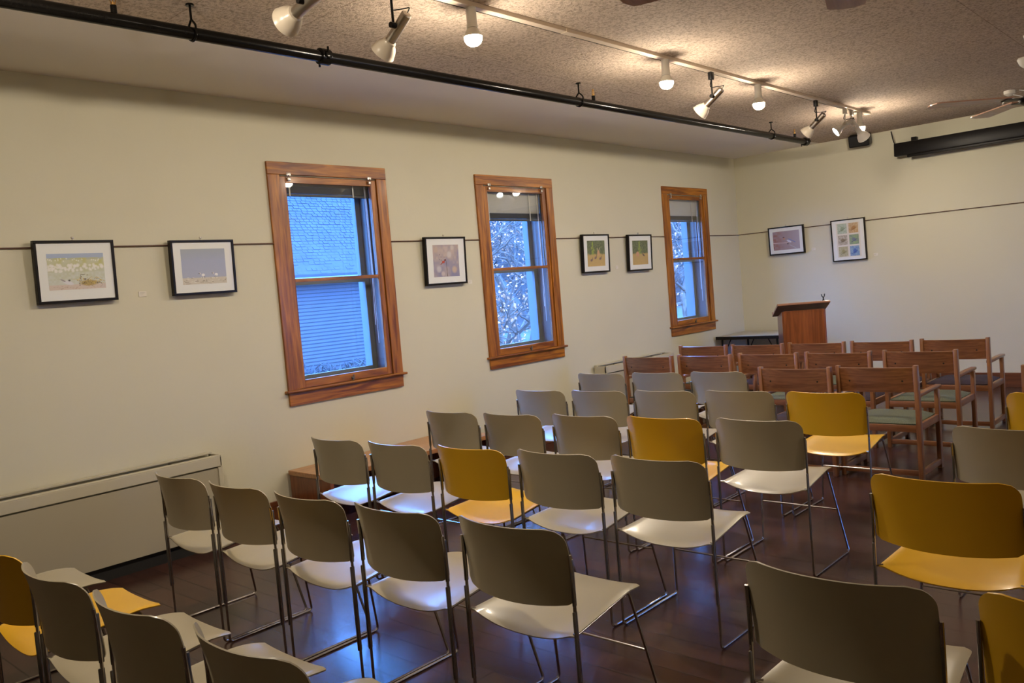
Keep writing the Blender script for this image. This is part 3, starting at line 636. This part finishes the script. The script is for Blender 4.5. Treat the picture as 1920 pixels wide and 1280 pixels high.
def paint(kind, w, h):
    rs = np.random.RandomState(abs(hash(kind)) % 1000 if False else {'nest': 1, 'chicks': 2, 'dragon': 3, 'fieldA': 4, 'fieldB': 5, 'bird': 6, 'six': 7}[kind]); im = img_base(w, h); yy = (np.arange(h)/h)[:, None]; n1 = noise2(w, h, w/14, 1+rs.randint(99)); n2 = noise2(w, h, w/30, 5+rs.randint(99))
    def lay(c, mask): m_ = np.clip(mask, 0, 1)[..., None]; im[:] = im*(1-m_)+np.array(c)*m_
    if kind == 'nest':
        im[:] = (.55, .58, .50); lay((.36, .44, .62), (yy < .16)+0*n1); lay((.50, .50, .20), ((yy > .12)*(yy < .38)*(n1*.9+.2))); lay((.50, .52, .34), (yy > .36)*(yy < .72)*n1); lay((.62, .66, .66), (yy > .5)*n2*.7)
        for k in range(70): blob(im, rs.rand(), .30+rs.rand()*.18, .03+rs.rand()*.03, .03+rs.rand()*.03, (.78, .77, .76), .4, .75)
        for k in range(22): blob(im, rs.rand(), .13+rs.rand()*.08, .022, .022, (.78, .78, .74), .4, .8)
        lay((.62, .53, .48), (yy > .86)+0*n1)
        for k in range(40): blob(im, rs.rand(), .88+rs.rand()*.1, .03, .008, (.42, .30, .24), .5, .6)
        blob(im, .33, .80, .17, .06, (.66, .66, .72), .3, 1, .3); blob(im, .24, .73, .09, .025, (.30, .28, .30), .4, 1, .5); blob(im, .35, .735, .04, .03, (.06, .05, .05), .4)
        blob(im, .70, .82, .30, .10, (.36, .25, .06), .4, .9)
        for k in range(90):
            x = .5+rs.rand()*.42; y_ = .68+rs.rand()*.2; stroke(im, x, y_, x+rs.randn()*.05, y_+rs.randn()*.04, .006, [(.10, .06, .02), (.66, .5, .12), (.5, .36, .08)][k % 3], .9)
        stroke(im, .56, .72, .56, .58, .008, (.12, .1, .05)); stroke(im, .56, .58, .68, .60, .008, (.12, .1, .05))
    elif kind == 'chicks':
        im[:] = (.33, .38, .55); lay((.40, .43, .56), yy*.8+n1*.2); lay((.34, .38, .40), (1-yy*3)*.7+0*n1)
        lay((.58, .54, .46), (yy > .80)*1.0+0*n1)
        for k in range(50):
            x = rs.rand(); y_ = .80+rs.rand()*.17; stroke(im, x, y_, x+.04+rs.rand()*.07, y_+rs.randn()*.012, .006, [(.2, .17, .13), (.72, .7, .64)][k % 2], .8)
        for bx in (.46, .76):
            blob(im, bx, .735, .06, .045, (.80, .80, .80), .3); blob(im, bx-.07, .69, .03, .03, (.62, .6, .6), .3); blob(im, bx-.09, .695, .022, .015, (.05, .05, .06), .4)
            stroke(im, bx-.01, .77, bx-.02, .83, .005, (.15, .15, .18)); stroke(im, bx+.03, .77, bx+.03, .83, .005, (.15, .15, .18))
    elif kind == 'dragon':
        im[:] = (.36, .31, .34); lay((.50, .40, .36), n1); lay((.18, .20, .40), np.clip(noise2(w, h, w/4, 9)*1.6-.7, 0, 1))
        for (x, y_, r, c) in [(.62, .3, .13, (.58, .56, .56)), (.5, .12, .11, (.52, .42, .40)), (.2, .75, .13, (.58, .54, .56)), (.8, .78, .14, (.62, .45, .28)), (.35, .9, .10, (.62, .52, .5)), (.1, .15, .12, (.5, .38, .3)), (.75, .08, .1, (.58, .54, .5))]: blob(im, x, y_, r, r, c, .5, .7)
        stroke(im, .49, .5, .52, 1.0, .012, (.12, .08, .07)); stroke(im, .28, .60, .48, .46, .018, (.30, .03, .01)); blob(im, .38, .53, .07, .045, (.5, .05, .02), .3); blob(im, .45, .47, .04, .03, (.08, .01, .01), .3)
        for x, y_ in [(.25, .3), (.3, .37), (.24, .45), (.42, .38), (.3, .47)]: blob(im, x, y_, .016, .016, (.03, .02, .03), .4)
    elif kind in ('fieldA', 'fieldB'):
        im[:] = (.07, .09, .045); lay((.16, .20, .10), n2); lay((.48, .34, .13), np.clip((yy-.47-.06*n1)*18, 0, 1)); lay((.62, .40, .14), np.clip((yy-.75)*3, 0, 1)*n2)
        cx = .30 if kind == 'fieldA' else .45
        for k in range(60): a_ = rs.rand(); blob(im, cx+rs.randn()*.06*(.3+a_), .05+a_*.5, .025, .04, (.22+.1*rs.rand(), .36, .05), .5, .7)
        if kind == 'fieldA':
            for x, y_ in [(.22, .75), (.45, .66), (.72, .70)]: blob(im, x, y_, .10, .06, (.20, .13, .13), .4, 1, -.3); blob(im, x+.06, y_-.07, .02, .05, (.15, .1, .1), .4)
            blob(im, .62, .48, .10, .14, (.55, .33, .18), .4); stroke(im, .58, .38, .55, .28, .012, (.7, .55, .4)); stroke(im, .66, .38, .69, .28, .012, (.7, .55, .4))
        else:
            blob(im, .32, .55, .14, .12, (.55, .30, .18), .3); blob(im, .70, .60, .12, .05, (.14, .09, .10), .4, 1, .5); stroke(im, .62, .55, .60, .45, .015, (.12, .08, .08)); stroke(im, .32, .6, .25, .68, .02, (.5, .28, .17))
    elif kind == 'bird':
        im[:] = (.34, .26, .26); lay((.30, .12, .08), np.clip(1-np.arange(w)/w*2.2, 0, 1)[None, :]*n1*1.3); lay((.38, .34, .40), np.clip((np.arange(w)/w-.5)*2, 0, 1)[None, :]+0*n1)
        stroke(im, .0, .60, .55, .62, .018, (.66, .5, .45)); blob(im, .60, .55, .16, .06, (.62, .62, .70), .3, 1, .45); stroke(im, .58, .42, .82, .62, .03, (.18, .22, .45)); blob(im, .42, .40, .07, .06, (.5, .25, .15), .3); blob(im, .40, .33, .06, .03, (.08, .04, .05), .3); blob(im, .55, .68, .04, .04, (.05, .05, .06), .3); stroke(im, .62, .75, .85, .95, .02, (.45, .45, .5))
    else:   # six small square photographs on one white sheet
        im[:] = (.70, .67, .60)
        cols = [((.26, .34, .22), (.5, .58, .5)), ((.40, .20, .06), (.6, .45, .25)), ((.20, .16, .10), (.55, .5, .42)), ((.16, .18, .24), (.3, .42, .18)), ((.30, .28, .12), (.5, .46, .3)), ((.05, .12, .45), (.3, .45, .6))]
        for i in range(6):
            r_, c_ = divmod(i, 2); xa = int(w*(.06+.48*c_)); xb = int(w*(.06+.48*c_+.40)); ya = int(h*(.02+.335*r_)); yb = int(h*(.02+.335*r_+.29))
            sub = np.zeros((yb-ya, xb-xa, 3)); sub[:] = cols[i][1]; nn = noise2(xb-xa, yb-ya, 3, 30+i)[..., None]; sub = sub*(1-nn*.7)+np.array(cols[i][0])*nn*.7
            blob(sub, .5, .5, .30, .22, cols[i][0], .4, .9, .6*(i-2)); stroke(sub, .2, .75, .8, .45, .05, tuple(v*.5 for v in cols[i][0]), .6); im[ya:yb, xa:xb] = sub
    return np.clip(im, 0, 1)
pm = mat('photographic_print', (.5, .5, .5), .5, coat=.7)
_n = pm.node_tree.nodes; va = _n.new('ShaderNodeAttribute'); va.attribute_name = 'print_colour'; pm.node_tree.links.new(va.outputs['Color'], _n['Principled BSDF'].inputs['Base Color'])
pm.node_tree.nodes['Principled BSDF'].inputs['Coat Roughness'].default_value = .03
MAT['mat_board'].node_tree.nodes['Principled BSDF'].inputs['Coat Roughness'].default_value = .03
def picture(loc, rz, W_, H_, kind, lab, pw, ph, res=88, dy=0.0, frame=.016):
    """local: hangs in the xz plane, facing -y, origin at its top centre on the wall"""
    r = empty('framed_picture', loc, rz, lab, 'picture', 'black framed nature photographs on the walls')
    r.rotation_euler = (math.radians(2.2), 0, rz)
    D = .036; f = frame; g = MB()
    g.box(-W_/2, W_/2, -D, 0, -f, 0, .0015).box(-W_/2, W_/2, -D, 0, -H_, -H_+f, .0015).box(-W_/2, -W_/2+f, -D, 0, -H_+f, -f, .0015).box(W_/2-f, W_/2, -D, 0, -H_+f, -f, .0015)
    o = g.build('frame', MAT['frame_black'], r, False)
    MB().box(-W_/2+f, W_/2-f, -D+.008, -D+.011, -H_+f, -f).build('mat_board', MAT['mat_board'], r, False)
    nx = res; nz = max(8, int(res*ph/pw)); im = paint(kind, nx, nz)
    zc = -H_/2+dy; vs = []; fs = []
    for j in range(nz+1):
        for i in range(nx+1): vs.append((-pw/2+pw*i/nx, -D+.0075, zc+ph/2-ph*j/nz))
    for j in range(nz):
        for i in range(nx): a = j*(nx+1)+i; fs.append((a, a+nx+1, a+nx+2, a+1))
    n0 = len(vs)
    for j, i in ((0, 0), (0, nx), (nz, nx), (nz, 0)):
        vs.append((-pw/2+pw*i/nx, -D+.0082, zc+ph/2-ph*j/nz))
    fs.append((n0, n0+1, n0+2, n0+3))
    me = bpy.data.meshes.new('print'); me.from_pydata(vs, [], fs); at = me.color_attributes.new('print_colour', 'FLOAT_COLOR', 'CORNER')
    cc = np.ones((nz*nx, 4, 4)); cc[:, :, :3] = im.reshape(-1, 1, 3); cc = np.concatenate([cc.reshape(-1, 4), np.full((4, 4), .5)])
    at.data.foreach_set('color', cc.ravel()); me.materials.append(pm)
    o = bpy.data.objects.new('print', me); COL.objects.link(o); o.parent = r
    MB().box(-.007, .007, -.010, .0, -.012, .004, .002).box(-.008, .008, -.016, -.004, .010, .022, .003).tube([(0, -.008, 0), (0, -.008, .014)], .003, 6).build('wall_hook', MAT['nickel'], r)
    return r
def pic_left(y0, y1, zt, zb, kind, lab, pw, ph, **k): return picture((XW+.028-.0, (y0+y1)/2, zt), PI/2, y1-y0, zt-zb, kind, lab, pw, ph, **k)
pic_left(1.785, 2.245, 2.056, 1.684, 'nest', 'black framed photo of a shore bird beside a grass clump, the leftmost picture', .325, .215)
pic_left(2.605, 3.058, 2.048, 1.684, 'chicks', 'black framed photo of two pale chicks on sand, just left of the nearest window', .315, .235, dy=.005)
pic_left(4.83, 5.31, 2.046, 1.634, 'dragon', 'black framed photo of a red insect on a stem, between the nearest and middle windows', .305, .275)
pic_left(7.02, 7.49, 2.052, 1.648, 'fieldA', 'black framed photo of a golden field with animals, left one of the pair between windows', .31, .27)
pic_left(7.855, 8.325, 2.043, 1.636, 'fieldB', 'black framed photo of a golden field with animals, right one of the pair between windows', .31, .27)
picture((-4.713, YF-.028, 2.062), 0, .475, .36, 'bird', 'black framed photo of a small bird on a twig, left picture on the far wall', .355, .24)
picture((-3.918, YF-.028, 2.062), 0, .415, .510, 'six', 'black framed sheet of six small square photos, right picture on the far wall', .29, .42, frame=.013)
def card(loc, rz, w, h, lab):
    r = empty('caption_card', loc, rz, lab, 'card', 'small white caption cards beside the pictures')
    MB().box(-w/2, w/2, -.004, 0, -h/2, h/2, .0008).build('card_sheet', MAT['paper'], r, False)
    g = MB()
    for k in range(3): g.box(-w*.36, w*(.3-.12*k), -.0046, -.004, h*(.24-.2*k), h*(.27-.2*k))
    g.build('text_lines', MAT['ink'], r, False)
card((XW, 2.418, 1.711), PI/2, .05, .034, 'small white caption card on the wall between the two beach pictures')
card((XW, 5.385, 1.642), PI/2, .05, .034, 'small white caption card just right of the red insect picture')
card((XW, 7.675, 1.69), PI/2, .05, .034, 'small white caption card between the two golden field pictures')
card((-4.38, YF, 1.735), 0, .05, .034, 'small white caption card just right of the small bird picture')
card((-3.62, YF, 1.60), 0, .05, .034, 'small white caption card just right of the sheet of six photos')

# ================================================================= STACKING CHAIRS
HW = .2405        # half width between the side frames
def chair_proto(shell):
    r = empty('stacking_chair', (0, 0, 0))
    # seat: saddle sheet, waterfall front
    def seat(u, v):
        y = .002+v*.445; hw = .229-.040*v; x = (u*2-1)*hw
        z = .445+.036*v - (.026*(1-v)**1.2+.010)*(1-abs(u*2-1)**2.6)
        if v > .68: z -= .024*((v-.68)/.32)**2.2
        if v < .1: z -= .008*((.1-v)/.1)**2*(1-(x/hw)**2)
        e = abs(u*2-1)
        if e > .93: z -= .006*((e-.93)/.07)
        if v > .85:   # rounded front corners
            k = (v-.85)/.15; x *= 1-.06*k**3
        return (x, y, z)
    MB().sheet(seat, 26, 30, .0045).build('seat', shell, r)
    def back(u, v):
        # v 0 bottom .. 1 top ; rounded upper corners, gently rounded lower ones
        s = u*2-1; z = .540+.254*v; hw = HW-.005
        rr = .055; lim = hw
        d = z-(.794-rr)
        if d > 0: lim = hw-rr+math.sqrt(max(0, rr*rr-d*d))
        d2 = (.540+.022)-z
        if d2 > 0: lim = min(lim, hw-.022+math.sqrt(max(0, .022**2-d2*d2)))
        x = s*lim
        y = .014-.066*(1-abs(x/hw)**2.3) - .040*v**1.9 + .004
        z2 = z - .010*(1-(x/hw)**2)*(1-v) - .004*(1-(x/hw)**2)*v
        return (x, y, z2)
    MB().sheet(back, 30, 26, .0045).build('backrest', shell, r)
    rad = .0056
    for sx in (-1, 1):
        P = lambda a, y, z: (sx*a, y, z)
        pts = round_path([P(HW, -.004, .705), P(HW, .002, .60), P(HW, .0, .45), P(HW+.002, .0, rad), P(HW+.002, .455, rad), P(.186, .365, .460), P(.224, .01, .436)], .022, 6)
        sf = MB().tube(pts, rad, 8).build('side_frame', MAT['chrome'], r)
        MB().box(sx*(HW+.001)-.0038, sx*(HW+.001)+.0038, -.011, .008, .19, .525, .003).build('ganging_strip', MAT['darkclip'], sf)
        MB().box(sx*HW-.004, sx*HW+.004, -.006, .010, .54, .69, .003).build('back_channel', MAT['darkclip'], sf)
        MB().tube([P(HW, .002, .440), P(HW-.022, .014, .440)], .005, 8).build('seat_joint', MAT['chrome'], sf)
    MB().tube([(-.214, .408, .24), (.214, .408, .24)], .0042, 8).build('stretcher', MAT['chrome'], r)
    MB().tube([(-.190, .34, .452), (-.12, .34, .435), (.12, .34, .435), (.190, .34, .452)], .0045, 8).build('seat_crossbar', MAT['chrome'], r)
    return r
protos = {'tan': chair_proto(MAT['tan']), 'yellow': chair_proto(MAT['yellow'])}
used = set()
def put_chair(kind, x, y, lab, rz=0.0, grp='stacking chairs set out in rows'):
    o = protos[kind] if kind not in used else copy_tree(protos[kind]); used.add(kind)
    o.location = (x, y, 0); o.rotation_euler = (0, 0, rz); tag(o, lab, 'chair', grp); return o
T, Yl = 'tan', 'yellow'
rowname = {'M1': 'metal row level with the rear armchairs', 'M2': 'metal row just behind the armchairs', 'M3': 'third metal row from the front', 'M4': 'metal row beside the bench', 'M5': 'metal row beside the long heater', 'M6': 'lower left row nearest the camera'}
ordn = ['leftmost', 'second from the left', 'third from the left', 'fourth from the left', 'fifth from the left']
rows = {
 'M1': [(-4.205, 5.64, T), (-3.703, 5.71, T), (-3.203, 5.785, T)],
 'M2': [(-4.065, 4.69, T), (-3.56, 4.73, T), (-3.065, 4.80, T), (-2.555, 4.86, T), (-2.01, 4.88, Yl)],
 'M3': [(-4.01, 3.73, T), (-3.503, 3.76, T), (-3.0, 3.83, T), (-2.495, 3.88, Yl), (-1.975, 3.94, T)],
 'M4': [(-3.975, 2.80, T), (-3.475, 2.825, T), (-2.98, 2.88, Yl), (-2.48, 2.94, T), (-1.965, 2.985, T)],
 'M5': [(-3.945, 1.865, T), (-3.437, 1.88, T), (-2.925, 1.90, T), (-2.42, 1.935, T), (-1.89, 1.98, T)],
 'M6': [(-3.88, .92, T), (-3.37, .92, Yl), (-2.85, .925, T), (-2.32, .94, T), (-1.80, .975, T)]}
for rk, lst in rows.items():
    for i, (x, y, k) in enumerate(lst):
        cn = {'tan': 'beige', 'yellow': 'yellow'}[k]
        if k == 'yellow':
            lab = {'M2': 'yellow chair just behind the wooden armchairs, at the aisle end of its row', 'M3': 'yellow chair, second from the aisle in the third metal row', 'M4': 'yellow chair in the middle of the row beside the wooden bench', 'M6': 'yellow chair at the lower left edge of the picture'}[rk]
        elif rk == 'M6' and i == 0: lab = 'beige chair in the lower left corner with only its seat front in view'
        elif rk == 'M6': lab = 'beige chair %s in the %s' % ({2: 'just right of the yellow one', 3: 'second right of the yellow one', 4: 'at the aisle end'}[i], rowname[rk])
        else: lab = 'beige chair, %s in the %s' % (ordn[i] if i < 4 else 'at the aisle end', rowname[rk])
        put_chair(k, x, y, lab, rz=math.radians(random.uniform(-.08, .08)))
put_chair(Yl, -.85, 5.0, 'yellow chair at the right edge of the picture, beyond the beige one across the aisle')
put_chair(T, -.85, 4.0, 'beige chair at the right edge between two yellow chairs across the aisle')
put_chair(Yl, -.865, 3.04, 'large yellow chair across the aisle, its back and seat both in view')
put_chair(T, -.83, 2.01, 'large beige chair at the bottom right, nearest across the aisle')
put_chair(Yl, -.285, 2.06, 'yellow chair cut off by the bottom right corner of the picture')

# ================================================================= WOODEN ARMCHAIRS
def arm_proto(cloth):
    r = empty('wooden_armchair', (0, 0, 0)); ox, oy, oz = MAT['oak_x'], MAT['oak_y'], MAT['oak_z']
    HWc = .279; w = .030
    for sx in (-1, 1):
        a, b_ = (HWc-w, HWc) if sx > 0 else (-HWc, -HWc+w)
        MB().prism([(.0, .0), (.052, .0), (.046, .45), (.030, .80), (-.012, .80), (.0, .45)], a, b_, 'x', .004).build('rear_post', oz, r)
        MB().box(a, b_, .43, .475, 0.0, .575, .004).build('front_post', oz, r)
        MB().prism([(.03, .575), (.03, .600), (.33, .605), (.52, .602), (.52, .580), (.33, .580)], a-.012 if sx > 0 else a, b_ if sx > 0 else b_+.012, 'x', .005).build('armrest', oy, r)
        MB().box(a+.003, b_-.003, .048, .432, .345, .395, .003).build('side_rail', oy, r)
        MB().box(a+.003, b_-.003, .048, .432, .030, .070, .003).build('floor_runner', oy, r)
    def bk(u, v):
        s = u*2-1; x = s*(HWc-w+.002); z = .615+.172*v
        return (x, .012-.030*(1-s*s)+.010-.022*v, z)
    MB().sheet(bk, 20, 8, .014).build('back_board', ox, r)
    for s in (-.72, .72):
        x = s*(HWc-w); yb = .022-.030*(1-s*s)-.011-.0085
        MB().tube([(x, yb, .693), (x, yb+.004, .693)], .0065, 10).build('screw_plug', MAT['dark'], r)
    MB().box(-HWc+w, HWc-w, .006, .030, .335, .385, .003).build('rear_apron', ox, r)
    MB().box(-HWc+w, HWc-w, .440, .462, .335, .385, .003).build('front_apron', ox, r)
    MB().box(-HWc+w, HWc-w, .010, .032, .030, .068, .003).build('floor_stretcher', ox, r)
    def cu(u, v):
        x = (u*2-1)*(HWc-w-.006); y = .012+v*.455; ex = 1-abs(u*2-1)**6; ey = 1-abs(v*2-1)**8
        return (x, y, .392+.034*ex*ey)
    g = MB().sheet(cu, 20, 18, .004); g.box(-HWc+w+.006, HWc-w-.006, .014, .465, .382, .398, .006)
    g.build('seat_cushion', cloth, r)
    return r
ap = {'g': arm_proto(MAT['green_cloth']), 'p': arm_proto(MAT['purple_cloth'])}; aused = set()
def put_arm(k, x, y, lab):
    o = ap[k] if k not in aused else copy_tree(ap[k]); aused.add(k); o.location = (x, y, 0); o.rotation_euler = (0, 0, math.radians(random.uniform(-.5, .5))); tag(o, lab, 'armchair', 'wooden armchairs in the front rows')
def arm_row(lst, nm):
    for i, (k, x, y) in enumerate(lst):
        pos = ordn[i] if i < len(lst)-1 else 'at the aisle end'
        put_arm(k, x, y, 'wooden armchair, %s in the %s' % (pos, nm))
arm_row([('g', -4.475, 7.79), ('p', -3.89, 7.83), ('g', -3.31, 7.89), ('p', -2.715, 7.92), ('p', -2.125, 8.00)], 'front row by the lectern')
arm_row([('g', -4.51, 6.80), ('p', -3.945, 6.88), ('g', -3.36, 6.95), ('p', -2.76, 7.00), ('g', -2.13, 7.05)], 'second row of armchairs')
put_arm('p', -2.676, 5.95, 'wooden armchair left of the pair in the rear armchair row, beside the beige chairs')
put_arm('g', -2.115, 6.03, 'wooden armchair with green cushion at the aisle end, right of the rear pair')
put_arm('p', -.95, 6.06, 'wooden armchair at the right edge across the aisle, just beyond the yellow chair')
